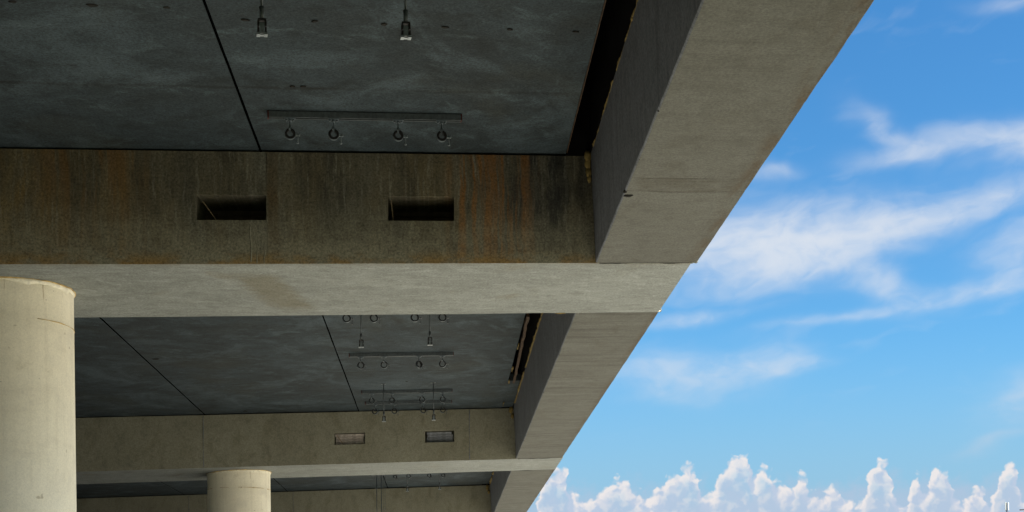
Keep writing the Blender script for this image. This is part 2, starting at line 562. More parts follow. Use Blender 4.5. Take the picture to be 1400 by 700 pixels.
def face_extra_far(t, P, col):
    u, v, w = t.sep(P)
    bl = t.noise(t.xyz(t.m('MULTIPLY', u, 2.2), t.m('MULTIPLY', w, 1.6), 3.0), 1.0, 6, 0.66, 0.3, dims='2D')
    col = t.mix(t.m('MULTIPLY', t.rng(bl, 0.48, 0.72), 0.5), col, (0.150, 0.132, 0.090))
    s3 = t.noise(t.xyz(t.m('MULTIPLY', u, 5.0), t.m('MULTIPLY', w, 0.9), 8.0), 1.0, 5, 0.66, 0.2, dims='2D')
    col = t.mix(t.m('MULTIPLY', t.m('MULTIPLY', t.rng(s3, 0.56, 0.78), t.rng(bl, 0.35, 0.6)), 0.4), col, (0.105, 0.085, 0.055))
    return col


M_face_far = concrete('beam_concrete', (0.235, 0.218, 0.172), (0.205, 0.188, 0.145), (0.16, 0.148, 0.115), stretch=(1, 1, .7), mott=0.7, extra=face_extra_far, gain=(0.86, 0.91, 0.87), grain_amt=0.12)


# trowelled soffit of the cross beams, strokes along the beam
def soffit_extra(t, P, col):
    u, v, w = t.sep(P)
    sw = t.noise(t.vmul(P, (0.9, 2.3, 1)), 1.5, 7, 0.68, 2.2)
    col = t.mix(t.m('MULTIPLY', t.rng(sw, 0.50, 0.70), 0.55), col, (0.42, 0.42, 0.385))
    col = t.mix(t.m('MULTIPLY', t.rng(sw, 0.46, 0.30), 0.5), col, (0.20, 0.20, 0.18))
    sw2 = t.noise(t.vadd(t.vmul(P, (1.6, 2.4, 1)), (4.0, 1.0, 0.0)), 1.5, 6, 0.68, 2.4)
    col = t.mix(t.m('MULTIPLY', t.rng(sw2, 0.54, 0.70), 0.5), col, (0.46, 0.46, 0.425))
    col = t.mix(t.m('MULTIPLY', t.rng(sw2, 0.44, 0.30), 0.45), col, (0.21, 0.205, 0.175))
    ar = t.m('MULTIPLY', t.m('FRACT', t.m('DIVIDE', t.m('ADD', v, 0.02), 17.0)), 17.0)
    arr = t.m('MULTIPLY', t.rng(ar, 0.16, 0.0), t.rng(sw2, 0.35, 0.6))
    col = t.mix(t.m('MULTIPLY', arr, 0.6), col, (0.21, 0.165, 0.095))
    un = t.m('ADD', u, t.m('MULTIPLY', t.m('SUBTRACT', sw2, 0.5), 0.5))
    vn = t.m('ADD', v, t.m('MULTIPLY', t.m('SUBTRACT', sw, 0.5), 0.7))
    blot = t.m('MULTIPLY', band(t, t.m('ADD', un, t.m('MULTIPLY', vn, -0.18)), -4.98, -4.55, 0.10), band(t, vn, 0.45, 2.1, 0.25))
    col = t.mix(t.m('MULTIPLY', blot, 0.6), col, (0.20, 0.165, 0.10))
    st = t.noise(t.vmul(P, (1.1, 1.0, 1)), 1.1, 4, 0.6, 0.4)
    col = t.mix(t.m('MULTIPLY', t.rng(st, 0.58, 0.74), 0.5), col, (0.235, 0.195, 0.13))
    return col


M_soffit = concrete('trowelled_concrete', (0.325, 0.322, 0.290), (0.275, 0.272, 0.245), (0.215, 0.21, 0.185), stretch=(0.8, 1.3, 1), mott=1.0, extra=soffit_extra, gain=(0.66, 0.715, 0.745), grain_amt=0.17)


# edge beam soffit: shuttered concrete, board lines across
def edge_extra(t, P, col):
    u, v, w = t.sep(P)
    wob = t.noise(t.xyz(u, v, 0.0), 0.9, 3, 0.5)
    vv = t.m('ADD', v, t.m('MULTIPLY', wob, 0.25))
    ln = t.noise(t.xyz(t.m('MULTIPLY', u, 0.45), t.m('MULTIPLY', vv, 5.5), 0.0), 1.0, 5, 0.7, 0.2, dims='2D')
    amt = t.rng(v, -1.0, 3.0, 0.35, 0.9)
    col = t.mix(t.m('MULTIPLY', t.rng(ln, 0.52, 0.72), amt), col, (0.185, 0.170, 0.135))
    col = t.mix(t.m('MULTIPLY', t.rng(ln, 0.46, 0.30), t.m('MULTIPLY', amt, 0.7)), col, (0.40, 0.385, 0.33))
    pat = t.noise(t.xyz(t.m('MULTIPLY', u, 2.5), t.m('MULTIPLY', v, 14.0), 1.0), 1.0, 5, 0.7, 0.2, dims='2D')
    # patched shutter joint of the first span
    bnd = t.m('MULTIPLY', band(t, vv, -2.80, -2.42, 0.015), t.rng(pat, 0.42, 0.62, 0.12, 0.62))
    bnd = t.m('MULTIPLY', bnd, band(t, u, -1.0, -0.10, 0.06))
    col = t.mix(bnd, col, (0.175, 0.145, 0.095))
    for v0 in (-2.80, -2.42):
        l2 = t.m('MULTIPLY', band(t, vv, v0 - .010, v0 + .012, 0.008), t.rng(pat, 0.3, 0.6, 0.1, 0.8))
        col = t.mix(l2, col, (0.10, 0.085, 0.06))
    bl = t.noise(t.vmul(P, (1.5, 0.9, 1)), 1.0, 7, 0.68, 0.8)
    col = t.mix(t.m('MULTIPLY', t.rng(bl, 0.50, 0.70), 0.5), col, (0.21, 0.185, 0.135))
    col = t.mix(t.m('MULTIPLY', t.rng(bl, 0.45, 0.30), 0.4), col, (0.40, 0.385, 0.33))
    # rusty weathering along the outer arris
    rn = t.noise(t.xyz(t.m('MULTIPLY', u, 6.0), t.m('MULTIPLY', v, 1.1), 5.0), 1.0, 4, 0.6, dims='2D')
    col = t.mix(t.m('MULTIPLY', t.m('MULTIPLY', t.rng(u, -0.16, 0.0), t.rng(rn, 0.40, 0.65)), 0.8), col, (0.205, 0.135, 0.070))
    return col


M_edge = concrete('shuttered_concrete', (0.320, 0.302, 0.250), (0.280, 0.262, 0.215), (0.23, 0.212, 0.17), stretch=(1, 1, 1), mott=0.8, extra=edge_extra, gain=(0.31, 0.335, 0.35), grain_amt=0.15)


def side_extra(t, P, col):
    u, v, w = t.sep(P)
    s = t.noise(t.xyz(t.m('MULTIPLY', v, 7.0), t.m('MULTIPLY', w, 0.7), 0.0), 1.0, 5, 0.62, 0.1, dims='2D')
    col = t.mix(t.m('MULTIPLY', t.rng(s, 0.5, 0.74), 0.6), col, (0.105, 0.105, 0.10))
    return col


M_side = concrete('edge_side_concrete', (0.205, 0.208, 0.205), (0.175, 0.178, 0.175), (0.14, 0.14, 0.135), mott=0.8, extra=side_extra, gain=(0.70, 0.75, 0.86), grain_amt=0.2)


# pale columns
def column_material():
    m, t, b = new_mat('pale_column_concrete', 0.8, 0.3)
    P = uvw_of(t)
    u, v, w = t.sep(P)
    big = t.noise(t.vmul(P, (1, 1, .5)), 0.9, 5, 0.6, 0.3)
    col = t.mix(t.rng(big, 0.35, 0.68), (0.86, 0.805, 0.645), (0.81, 0.75, 0.585))
    med = t.noise(P, 5.0, 5, 0.65, 0.2)
    col = t.mix(t.m('MULTIPLY', t.rng(med, 0.60, 0.78), 0.35), col, (0.47, 0.41, 0.28))
    # thin ochre runs below the head
    ang = t.m('ARCTAN2', t.m('ADD', u, 7.28), t.m('SUBTRACT', t.m('MODULO', t.m('ADD', v, 0.0), 17.0), 1.2))
    s = t.noise(t.xyz(t.m('MULTIPLY', ang, 9.0), t.m('MULTIPLY', w, 0.7), 0.0), 1.0, 4, 0.55, 0.2, dims='2D')
    run = t.m('MULTIPLY', t.rng(s, 0.635, 0.70), t.rng(w, -0.46, -0.12))
    col = t.mix(t.m('MULTIPLY', run, 0.75), col, (0.36, 0.25, 0.095))
    spot = t.noise(P, 9.0, 2, 0.5)
    col = t.mix(t.m('MULTIPLY', t.rng(spot, 0.70, 0.76), 0.55), col, (0.33, 0.26, 0.15))
    pour = t.noise(t.xyz(t.m('MULTIPLY', ang, 0.5), t.m('MULTIPLY', w, 5.0), 4.0), 1.0, 5, 0.6, 0.3, dims='2D')
    col = t.mix(t.m('MULTIPLY', t.rng(pour, 0.52, 0.72), 0.22), col, (0.60, 0.53, 0.40))
    gr = t.noise(t.xyz(t.m('MULTIPLY', ang, 6.0), t.m('MULTIPLY', w, 0.5), 9.0), 1.0, 6, 0.68, 0.2, dims='2D')
    col = t.mix(t.m('MULTIPLY', t.rng(gr, 0.50, 0.74), 0.22), col, (0.52, 0.46, 0.34))
    hol = t.n('ShaderNodeTexVoronoi')
    t.link(P, hol.inputs['Vector'])
    hol.inputs['Scale'].default_value = 7.0
    col = t.mix(t.m('MULTIPLY', t.rng(hol.outputs['Distance'], 0.045, 0.03), t.rng(big, 0.45, 0.55, 0.1, 0.8)), col, (0.26, 0.21, 0.14))
    lft = t.noise(t.vmul(P, (1.5, 1.5, 1.2)), 1.0, 6, 0.62, 0.5)
    col = t.mix(t.m('MULTIPLY', t.rng(lft, 0.52, 0.72), 0.35), col, (0.60, 0.56, 0.46))
    col, g = grain(t, P, col, 0.045, 60)
    t.link(col, b.inputs['Base Color'])
    bump(t, b, t.m('ADD', t.m('MULTIPLY', med, 0.7), t.m('MULTIPLY', g, 0.2)), 0.25, 0.012)
    return m


M_column = column_material()


def plain(name, col, rough=0.6, metal=0.0, var=0.25, sc=14.0, spec=0.3, bmp=0.2):
    m, t, b = new_mat(name, rough, spec)
    P = t.n('ShaderNodeTexCoord').outputs['Object']
    n = t.noise(P, sc, 5, 0.62, 0.2)
    c = t.mix(t.rng(n, 0.3, 0.7), scale_col(col, 1 - var), scale_col(col, 1 + var))
    t.link(c, b.inputs['Base Color'])
    b.inputs['Metallic'].default_value = metal
    if bmp:
        bump(t, b, n, bmp, 0.004)
    return m


M_mortar = plain('pale_mortar', (0.80, 0.75, 0.60), 0.9, var=0.14, sc=18, bmp=0.6)
M_ochre = plain('ochre_sealant', (0.50, 0.36, 0.15), 0.8, var=0.35, sc=9)
M_foam = plain('yellowed_foam', (0.17, 0.125, 0.042), 0.9, var=0.4, sc=20, bmp=0.7)
M_gap_black = plain('gap_shade_black', (0.006, 0.006, 0.0065), 0.95, var=0.4, sc=4, spec=0.05)  # near-black on gap faces and topping, paints in the deep shade of the gap
M_void = plain('joint_shade_black', (0.0015, 0.0015, 0.0015), 1.0, var=0.2, sc=8, spec=0.0, bmp=0)  # near-black strip colour stands in for shade inside the open joints
M_steel = plain('galvanised_steel', (0.13, 0.16, 0.18), 0.45, metal=0.6, var=0.2, sc=30, spec=0.5)
M_glint = plain('bright_zinc', (0.20, 0.235, 0.255), 0.4, metal=0.6, var=0.2, sc=30, spec=0.5)
M_rail = plain('zinc_rail', (0.070, 0.084, 0.092), 0.5, metal=0.3, var=0.25, sc=25, spec=0.5)
M_black = plain('black_rubber', (0.012, 0.012, 0.013), 0.65, var=0.3, sc=30)
M_red = plain('red_plastic_cap', (0.045, 0.008, 0.007), 0.5, var=0.2)
M_rust = plain('rusty_steel', (0.060, 0.036, 0.020), 0.85, var=0.5, sc=12, bmp=0.5)
M_plank = plain('weathered_plank', (0.045, 0.034, 0.022), 0.85, var=0.45, sc=6, bmp=0.5)
M_plank_pale = plain('bleached_plank', (0.42, 0.375, 0.335), 0.85, var=0.45, sc=6, bmp=0.5)
M_plank_grey = plain('grey_plank', (0.25, 0.265, 0.29), 0.85, var=0.45, sc=6, bmp=0.5)
M_batten = plain('pale_batten', (0.22, 0.165, 0.10), 0.8, var=0.2)
M_spall = plain('dark_scab', (0.008, 0.0075, 0.006), 0.9, var=0.4, sc=25, bmp=0.6)
M_pole = plain('dark_pole_paint', (0.06, 0.062, 0.065), 0.5, var=0.15)
M_panel = plain('white_antenna_plastic', (0.62, 0.64, 0.60), 0.45, var=0.06, bmp=0)


# ------------------------------------------------------------------ ground
def build_ground():
    m, t, b = new_mat('sandy_ground', 0.95, 0.1)
    P = t.n('ShaderNodeTexCoord').outputs['Object']
    a = t.noise(P, 0.08, 6, 0.6, 0.3)
    c = t.noise(P, 3.0, 6, 0.7)
    col = t.mix(t.rng(a, 0.35, 0.65), (0.50, 0.465, 0.39), (0.44, 0.41, 0.34))
    col = t.mix(t.m('MULTIPLY', t.rng(c, 0.5, 0.75), 0.5), col, (0.36, 0.335, 0.28))
    t.link(col, b.inputs['Base Color'])
    bump(t, b, c, 0.5, 0.05)
    bm = bmesh.new()
    n = 24
    ext = [-3500, -1500, -700, -300, -150, -80, -40, -20, 0, 20, 40, 80, 150, 300, 700, 1500, 3500]
    g = [[bm.verts.new((x, y, 0)) for x in ext] for y in ext]
    for j in range(len(ext) - 1):
        for i in range(len(ext) - 1):
            bm.faces.new((g[j][i], g[j][i + 1], g[j + 1][i + 1], g[j + 1][i]))
    finish('ground', bm, m, kind='structure')


build_ground()


def build_bounce_cutters():  # unseen dark sheets on the ground, added to cut bounce light
    m, t, b = new_mat('added_asphalt', 0.9, 0.2)
    P = t.n('ShaderNodeTexCoord').outputs['Object']
    c = t.noise(P, 9.0, 6, 0.7)
    a = t.noise(P, 0.3, 5, 0.6)
    col = t.mix(t.rng(c, 0.3, 0.7), (0.040, 0.040, 0.041), (0.062, 0.061, 0.060))
    col = t.mix(t.m('MULTIPLY', t.rng(a, 0.5, 0.7), 0.4), col, (0.085, 0.080, 0.072))
    t.link(col, b.inputs['Base Color'])
    bump(t, b, c, 0.4, 0.01)

    def strip(name, u0, u1, z, mat, v0=-200.0, v1=260.0):
        bm = bmesh.new()
        pts = []
        for u, v in ((u0, v0), (u1, v0), (u1, v1), (u0, v1)):
            p = ORG + EX * u + EY * v
            p.z = z
            pts.append(p)
        quad(bm, pts)
        return finish(name, bm, mat, kind='structure')
    g_, t3, b3 = new_mat('added_dark_grass', 0.95, 0.1)
    P3 = t3.n('ShaderNodeTexCoord').outputs['Object']
    n3 = t3.noise(P3, 1.4, 7, 0.7)
    n4 = t3.noise(P3, 0.15, 5, 0.6)
    c3 = t3.mix(t3.rng(n3, 0.3, 0.7), (0.045, 0.060, 0.020), (0.085, 0.090, 0.038))
    c3 = t3.mix(t3.m('MULTIPLY', t3.rng(n4, 0.5, 0.7), 0.5), c3, (0.12, 0.10, 0.06))
    t3.link(c3, b3.inputs['Base Color'])
    bump(t3, b3, n3, 0.8, 0.08)
    bm = bmesh.new()
    loc = [(-8.99, -75)] + [(-8.99 + 55.0 * i / 24, -8.5 + 1.2 * noise.noise(Vector((i * .7, 0, 0)))) for i in range(25)] + [(46.0, -75)]
    vs = []
    for u, v in loc:
        p = ORG + EX * u + EY * v
        p.z = 0.004
        vs.append(bm.verts.new(p))
    bm.faces.new(vs)
    finish('bounce_cut_grass', bm, g_, kind='structure')  # unseen dark grass added around the camera to dim bounce on the first bay
    bm = bmesh.new()
    vs = []
    for u, v in ((-95, -75), (-20.51, -75), (-20.51, 150), (-95, 150)):
        p = ORG + EX * u + EY * v
        p.z = 0.004
        vs.append(bm.verts.new(p))
    bm.faces.new(vs)
    finish('bounce_cut_grass', bm, g_, kind='structure')  # unseen dark grass added at far left to keep column sides dark
    strip('added_dark_road', -20.5, -9.0, 0.004, m)  # unseen dark carriageway added to cut bounce light left of the columns
    mk, t2, b2 = new_mat('added_road_paint', 0.7, 0.3)
    P2 = t2.n('ShaderNodeTexCoord').outputs['Object']
    n2 = t2.noise(P2, 6.0, 5, 0.7)
    t2.link(t2.mix(t2.rng(n2, 0.35, 0.7), (0.78, 0.78, 0.75), (0.5, 0.5, 0.48)), b2.inputs['Base Color'])
    strip('added_road_marking', -9.55, -9.40, 0.008, mk)
    strip('added_road_marking', -20.1, -19.95, 0.008, mk)
    for k in range(-6, 18):
        strip('added_road_marking', -14.82, -14.68, 0.008, mk, k * 12.0, k * 12.0 + 4.0)



build_bounce_cutters()

# ------------------------------------------------------------------ bridge
base = W(-7.28, 1.2, 0)
BR = empty('bridge', (base.x, base.y, 0.0), category='bridge',
           label='grey concrete bridge seen from below, on wide cross beams and round pale columns')


def jit(p, amp, f=3.0, s=0.0):
    return Vector((noise.noise(p * f + Vector((s, 0, 0))), noise.noise(p * f + Vector((0, s + 7, 0))), noise.noise(p * f + Vector((0, 0, s + 3))))) * amp


def cross_beam(idx, vf, wd, pockets, mats):
    """solid beam with rectangular pockets in its front face. mats: face, soffit, side"""
    bm = bmesh.new()
    UL, UR = -46.0, (-0.030 if idx == FRONT else -0.012)
    vb = vf + wd
    top = WS - 0.022
    us = sorted(set([UL, -24.0, UR, UI] + [x for p in pockets for x in p[:2]] + [-20, -16, -13, -11.5, -9.7, -8.5, -6.4, -5.8, -2.0, -1.5, -.6, -.3]))
    ws = sorted(set([0.0, top] + [x for p in pockets for x in p[2:4]] + [0.2, 0.95]))
    dep = 0.62 if idx == FRONT else 0.30

    def fp(u, w, v=None):
        v = vf if v is None else v
        p = W(u, v, w)
        if w < 1e-6 and u < UR - 0.01 and u > UL:
            p = p + EZ * (noise.noise(Vector((u * 2.1, v, 0))) * 0.006)
        return p
    cache = {}

    def V(u, w, v=None):
        k = (round(u, 4), round(w, 4), round(vf if v is None else v, 4))
        if k not in cache:
            cache[k] = bm.verts.new(fp(u, w, v))
        return cache[k]
    for i in range(len(us) - 1):
        for j in range(len(ws) - 1):
            u0, u1, w0, w1 = us[i], us[i + 1], ws[j], ws[j + 1]
            if any(u0 >= p[0] - 1e-5 and u1 <= p[1] + 1e-5 and w0 >= p[2] - 1e-5 and w1 <= p[3] + 1e-5 for p in pockets):
                continue
            bm.faces.new((V(u0, w0), V(u1, w0), V(u1, w1), V(u0, w1))).material_index = 0
        # soffit, back, top
        u0, u1 = us[i], us[i + 1]
        bm.faces.new((V(u0, 0.0), V(u0, 0.0, vb), V(u1, 0.0, vb), V(u1, 0.0))).material_index = 1
        bm.faces.new((V(u0, top), V(u1, top), V(u1, top, vb), V(u0, top, vb))).material_index = 2
        bm.faces.new((V(u0, 0.0, vb), V(u0, top, vb), V(u1, top, vb), V(u1, 0.0, vb))).material_index = 2
    for u in (UL, UR):
        vs = [V(u, w) for w in ws] + [V(u, top, vb), V(u, 0.0, vb)]
        bm.faces.new(vs).material_index = 2
    for (u0, u1, w0, w1, *_) in pockets:
        uu = [x for x in us if u0 - 1e-5 <= x <= u1 + 1e-5]
        ww = [x for x in ws if w0 - 1e-5 <= x <= w1 + 1e-5]
        for a, c in zip(uu[:-1], uu[1:]):
            for w in (w0, w1):
                bm.faces.new((V(a, w), V(c, w), V(c, w, vf + dep), V(a, w, vf + dep))).material_index = 3
        for a, c in zip(ww[:-1], ww[1:]):
            for u in (u0, u1):
                bm.faces.new((V(u, a), V(u, c), V(u, c, vf + dep), V(u, a, vf + dep))).material_index = 3
        for a, c in zip(uu[:-1], uu[1:]):
            for e, g in zip(ww[:-1], ww[1:]):
                bm.faces.new((V(a, e, vf + dep), V(c, e, vf + dep), V(c, g, vf + dep), V(a, g, vf + dep))).material_index = 3
    bmesh.ops.remove_doubles(bm, verts=bm.verts[:], dist=1e-5)
    for f_ in box_uvw(bm, GL + 0.002, UR - 0.003, vf + 0.004, vb - 0.004, top + 0.001, 2.35).values():
        f_.material_index = 4
    o = finish('cross_beam', bm, mats + [mats[0], M_gap_black], BR, W(-7.28, vf + wd / 2, 0), uvw=True)
    bv = o.modifiers.new('arris', 'BEVEL')
    bv.width = 0.010
    bv.segments = 2
    bv.limit_method = 'ANGLE'
    bv.angle_limit = R(50)
    bv.harden_normals = False
    return o


PK_NEAR = [(-5.164, -4.480, 0.446, 0.702), (-3.257, -2.574, 0.445, 0.701)]
PK_FAR = [(-5.06, -4.403, 0.427, 0.685), (-3.093, -2.451, 0.422, 0.683)]
beams = []
for i, (vf, wd) in enumerate(BEAMS):
    pk = PK_NEAR if i == FRONT else (PK_FAR if i == FRONT + 1 else [])
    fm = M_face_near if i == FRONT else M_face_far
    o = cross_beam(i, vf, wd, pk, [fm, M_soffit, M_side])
    if i == FRONT:
        o['label'] = 'near cross beam, front face streaked brown with rust'
    beams.append(o)
    # bearing strip closing the slot under the slab
    bm = bmesh.new()
    box_uvw(bm, -45.9, GL - 0.05, vf + 0.35, vf + wd - 0.35, WS - 0.0215, WS - 0.0005)
    finish('bearing_strip', bm, M_black, o, W(-12, vf + wd / 2, WS - .02))

# planks closing the backs of the pockets, a leaning batten in three of them
for bi, pk, mm in ((FRONT, PK_NEAR, (M_plank, M_plank)), (FRONT + 1, PK_FAR, (M_plank_pale, M_plank_grey))):
    vf = BEAMS[bi][0]
    dp = 0.50 if bi == FRONT else 0.12
    for k, (u0, u1, w0, w1) in enumerate(pk):
        n = 4
        hgt = (w1 - w0 - 0.02) / n
        for i in range(n):
            bm = bmesh.new()
            off = random.uniform(-0.012, 0.02)
            a = u0 + 0.01 + (0.06 if bi == FRONT + 1 else 0.0) * random.random()
            c = u1 - 0.01 - (0.05 if bi == FRONT + 1 else 0.0) * random.random()
            box_uvw(bm, a, c, vf + dp + off, vf + dp + off + 0.035, w0 + 0.008 + i * hgt, w0 + 0.002 + (i + 1) * hgt)
            finish('plank', bm, mm[k], beams[bi], W((u0 + u1) / 2, vf + dp, w0 + i * hgt))
        bm = bmesh.new()
        if k == 0:
            p0, p1 = W(u0 + 0.055, vf + 0.05, w1 - 0.05), W(u0 + 0.190, vf + 0.05, w0 + 0.006)
        else:
            p0, p1 = W(u0 + 0.035, vf + 0.05, w1 - 0.03), W(u0 + 0.052, vf + 0.05, w0 + 0.006)
        d = (p1 - p0)
        L = d.length
        d.normalize()
        ay = EY.normalized()
        wdh = 0.006 if bi == FRONT else 0.014
        if not (bi == FRONT + 1 and k == 1):
            box(bm, (p0 + p1) / 2, d, ay, d.cross(ay).normalized(), L, 0.02, wdh)
            finish('batten', bm, M_batten, beams[bi], p1)
        else:
            bm.free()

# upright construction joints on the second beam face: a narrow raised lip of cement
for u0, vf, bi in ((-7.817, BEAMS[3][0], 3), (-2.11, BEAMS[3][0], 3), (-4.472, 0.0, 2), (-10.9, BEAMS[4][0], 4), (-7.6, BEAMS[4][0], 4)):
    bm = bmesh.new()
    wdt = 0.016
    pts0 = []
    for i in range(13):
        w = 0.02 + (WS - 0.06) * i / 12
        pts0.append(W(u0 + noise.noise(Vector((w * 4, u0, vf))) * 0.008, vf, w))
    bead(bm, pts0, 0.007 if bi != FRONT else 0.004, 5, seed=u0, lump=0.35)
    finish('cement_lip', bm, M_side if bi != FRONT else M_face_near, beams[bi], W(u0, vf, 0), uvw=True)

# thin runs of cement slurry under the first pocket
for u0, w0, w1, r in ((-4.635, 0.02, 0.38, .004), (-4.575, 0.01, 0.30, .0045), (-4.525, 0.10, 0.42, .004), (-4.500, 0.00, 0.22, .005), (-4.60, 0.16, 0.40, .003)):
    bm = bmesh.new()
    pts0 = [W(u0 + noise.noise(Vector((i * .22, u0 * 9, 0))) * 0.012, -0.001, w0 + (w1 - w0) * i / 14) for i in range(15)]
    bead(bm, pts0, r, 6, seed=u0 * 3, lump=0.6)
    finish('slurry_run', bm, M_face_far, beams[FRONT], W(u0, 0, w0), uvw=True)

# ---------------------------------------------------------------- edge beam, one length per span
spans = [(BEAMS[i][0] + BEAMS[i][1], BEAMS[i + 1][0]) for i in range(len(BEAMS) - 1)]
edges = []
for si, (a, c) in enumerate(spans):
    bm = bmesh.new()
    a2, c2 = a + 0.006, c - 0.006
    n = max(8, int((c2 - a2) / 0.07))
    prof = [(UI, 0.0), (UI - 0.012, 0.012), (GR, WS), (GR - 0.005, 2.35), (0.0, 2.35), (0.0, 0.016), (-0.014, 0.0)]
    if si == 1:
        prof = [(p[0] + (0.038 if p[0] > -.5 else 0), p[1]) for p in prof]
    if si == 2:
        prof = [(p[0] - (0.020 if p[0] > -.5 else 0), p[1]) for p in prof]
    rows = []
    for i in range(n + 1):
        v = a2 + (c2 - a2) * i / n
        row = []
        for k, (u, w) in enumerate(prof):
            amp = 0.006 if k in (0, 1, 5, 6) else 0.0
            du = noise.noise(Vector((v * 1.7, k // 2 * 5.0, si))) * amp + noise.noise(Vector((v * 6.0, k // 2 * 9.0, si))) * amp * .5
            chip = max(0.0, noise.noise(Vector((v * 3.3, k // 2 * 3.0, si + 11))) - 0.42) * 0.10
            du += chip if k in (0, 1) else (-chip if k in (5, 6) else 0)
            dw = noise.noise(Vector((v * 1.1, k // 3 * 7.0, si + 4))) * (0.004 if k in (0, 6) else 0)
            row.append(bm.verts.new(W(u + du, v, w + dw)))
        rows.append(row)
    m = len(prof)
    for i in range(n):
        for k in range(m):
            f = bm.faces.new((rows[i][k], rows[i][(k + 1) % m], rows[i + 1][(k + 1) % m], rows[i + 1][k]))
            f.material_index = 0 if k in (5, 6) else (1 if k in (0, 1) else (3 if k == 2 else 2))
    bm.faces.new(rows[0]).material_index = 2
    bm.faces.new(rows[-1]).material_index = 2
    e = finish('edge_beam', bm, [M_edge, M_side, M_edge, M_gap_black], BR, W(-0.5, (a + c) / 2, 0), uvw=True)
    edges.append(e)

# chips, hooks and grout lumps at the beam ends
def lump(name, p, r, mat, parent, seed, sq=(1, 1, 1), sub=2):
    bm = bmesh.new()
    bmesh.ops.create_icosphere(bm, subdivisions=sub, radius=1.0)
    for v in bm.verts:
        k = 1 + 0.45 * noise.noise(v.co * 1.6 + Vector((seed, seed, 0))) + .25 * noise.noise(v.co * 4 + Vector((seed, 0, 0)))
        v.co = Vector((v.co.x * sq[0], v.co.y * sq[1], v.co.z * sq[2])) * r * k + p
    return finish(name, bm, mat, parent, p, smooth=True)


lump('grout_lump', W(-0.008, 2.40, 0.026), 0.024, M_soffit, edges[2], 3, (.6, .8, 1))
lump('grout_lump', W(-0.035, 2.36, 0.006), 0.020, M_mortar, edges[2], 8, (1, 1, .6))
lump('grout_lump', W(0.004, -0.035, 0.008), 0.030, M_soffit, edges[1], 5, (1.2, 1, .7))
lump('grout_lump', W(-0.03, -0.012, 0.004), 0.022, M_soffit, edges[1], 6, (1.2, 1, .7))
lump('grout_lump', W(UI + 0.02, 2.42, 0.004), 0.020, M_soffit, edges[2], 11, (1, .5, .6))
lump('grout_lump', W(UI - 0.2, 2.412, 0.0), 0.022, M_foam, edges[2], 12, (3, .4, .5))
lump('dark_chip', W(UI + 0.035, -2.40, 0.0), 0.030, M_spall, edges[1], 4, (1.4, .9, .5))
lump('dark_chip', W(UI - 0.005, -2.50, 0.005), 0.022, M_spall, edges[1], 14, (.9, 1.2, .6))
lump('dark_chip', W(UI - 0.002, -4.52, 0.004), 0.012, M_spall, edges[1], 17, (.8, 1.5, .6))
# dark cement seam where each length meets the cross beam
for bi, vv, amp in ((FRONT, 0.0, 1.0), (FRONT, BEAMS[2][1], .8), (3, BEAMS[3][0], .8), (3, BEAMS[3][0] + BEAMS[3][1], .8)):
    bm = bmesh.new()
    pts0 = [W(UI + 0.03 + (-UI - 0.07) * i / 40, vv + noise.noise(Vector((i * .3, vv, 0))) * 0.010, 0.002) for i in range(41)]
    bead(bm, pts0, 0.0065, 5, seed=vv + 2, lump=0.7, freq=5)
    finish('cement_seam', bm, M_spall, beams[bi], pts0[20])

# ---------------------------------------------------------------- deck panels
panels = {}
vedge = [-36.0] + [b[0] + b[1] / 2 for b in BEAMS[1:-1]] + [53.4]
vedge = [-36.0, BEAMS[1][0] + 1.2, BEAMS[2][0] + 1.2, BEAMS[3][0] + 1.2, BEAMS[4][0] + 1.2, 53.4]
for vi in range(len(vedge) - 1):
    for ji in range(len(J) - 1):
        bm = bmesh.new()
        u1 = J[ji] - (0.0, 0.013, 0.017, 0.017, .011, .011, .011)[ji]
        u0 = J[ji + 1] + (0.013, 0.017, 0.017, .011, .011, .011, .011)[ji]
        v0, v1 = vedge[vi] + 0.01, vedge[vi + 1] - 0.01
        dz = 0.004 * ((ji + vi) % 2)
        n = 46
        # underside arrises wander a little along the length
        rows = []
        for i in range(n + 1):
            v = v0 + (v1 - v0) * i / n
            d0 = noise.noise(Vector((v * 1.3, ji * 4.0, 1))) * 0.007
            d1 = noise.noise(Vector((v * 1.3, ji * 4.0, 9))) * 0.007
            rows.append([bm.verts.new(W(u, v, w)) for u, w in ((u0 + d0, WS + dz), (u1 + d1, WS + dz), (u1, WS + .24), (u0, WS + .24))])
        for i in range(n):
            for k in range(4):
                bm.faces.new((rows[i][k], rows[i][(k + 1) % 4], rows[i + 1][(k + 1) % 4], rows[i + 1][k]))
        bm.faces.new(rows[0])
        bm.faces.new(rows[-1])
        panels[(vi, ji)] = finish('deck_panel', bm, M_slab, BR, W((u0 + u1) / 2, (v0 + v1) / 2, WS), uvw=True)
for ji in range(1, 5):
    bm = bmesh.new()
    hw = (0, 0.022, 0.036, 0.036, 0.02)[ji]
    box_uvw(bm, J[ji] - hw, J[ji] + hw, -36.0, 53.4, WS + 0.012, WS + 0.2540)
    finish('joint_strip', bm, M_void, BR, W(J[ji], 8, WS + .24))
bm = bmesh.new()
box_uvw(bm, -46.2, GL + 0.004, -36.0, 53.4, WS + 0.255, WS + 0.45)
finish('deck_topping', bm, M_gap_black, BR, W(-12, 8, WS + .25), uvw=True)
bm = bmesh.new()
box_uvw(bm, GL + 0.006, GR - 0.012, -36.0, 53.4, WS + 0.90, WS + 1.0)
finish('gap_cover', bm, M_gap_black, BR, W(-1.2, 8, WS + .9), uvw=True)
bm = bmesh.new()
box_uvw(bm, GL - 0.02, GL - 0.003, -36.0, 53.4, WS + 0.451, WS + 0.93)
finish('gap_upstand', bm, M_gap_black, BR, W(-1.2, 8, WS + .9), uvw=True)

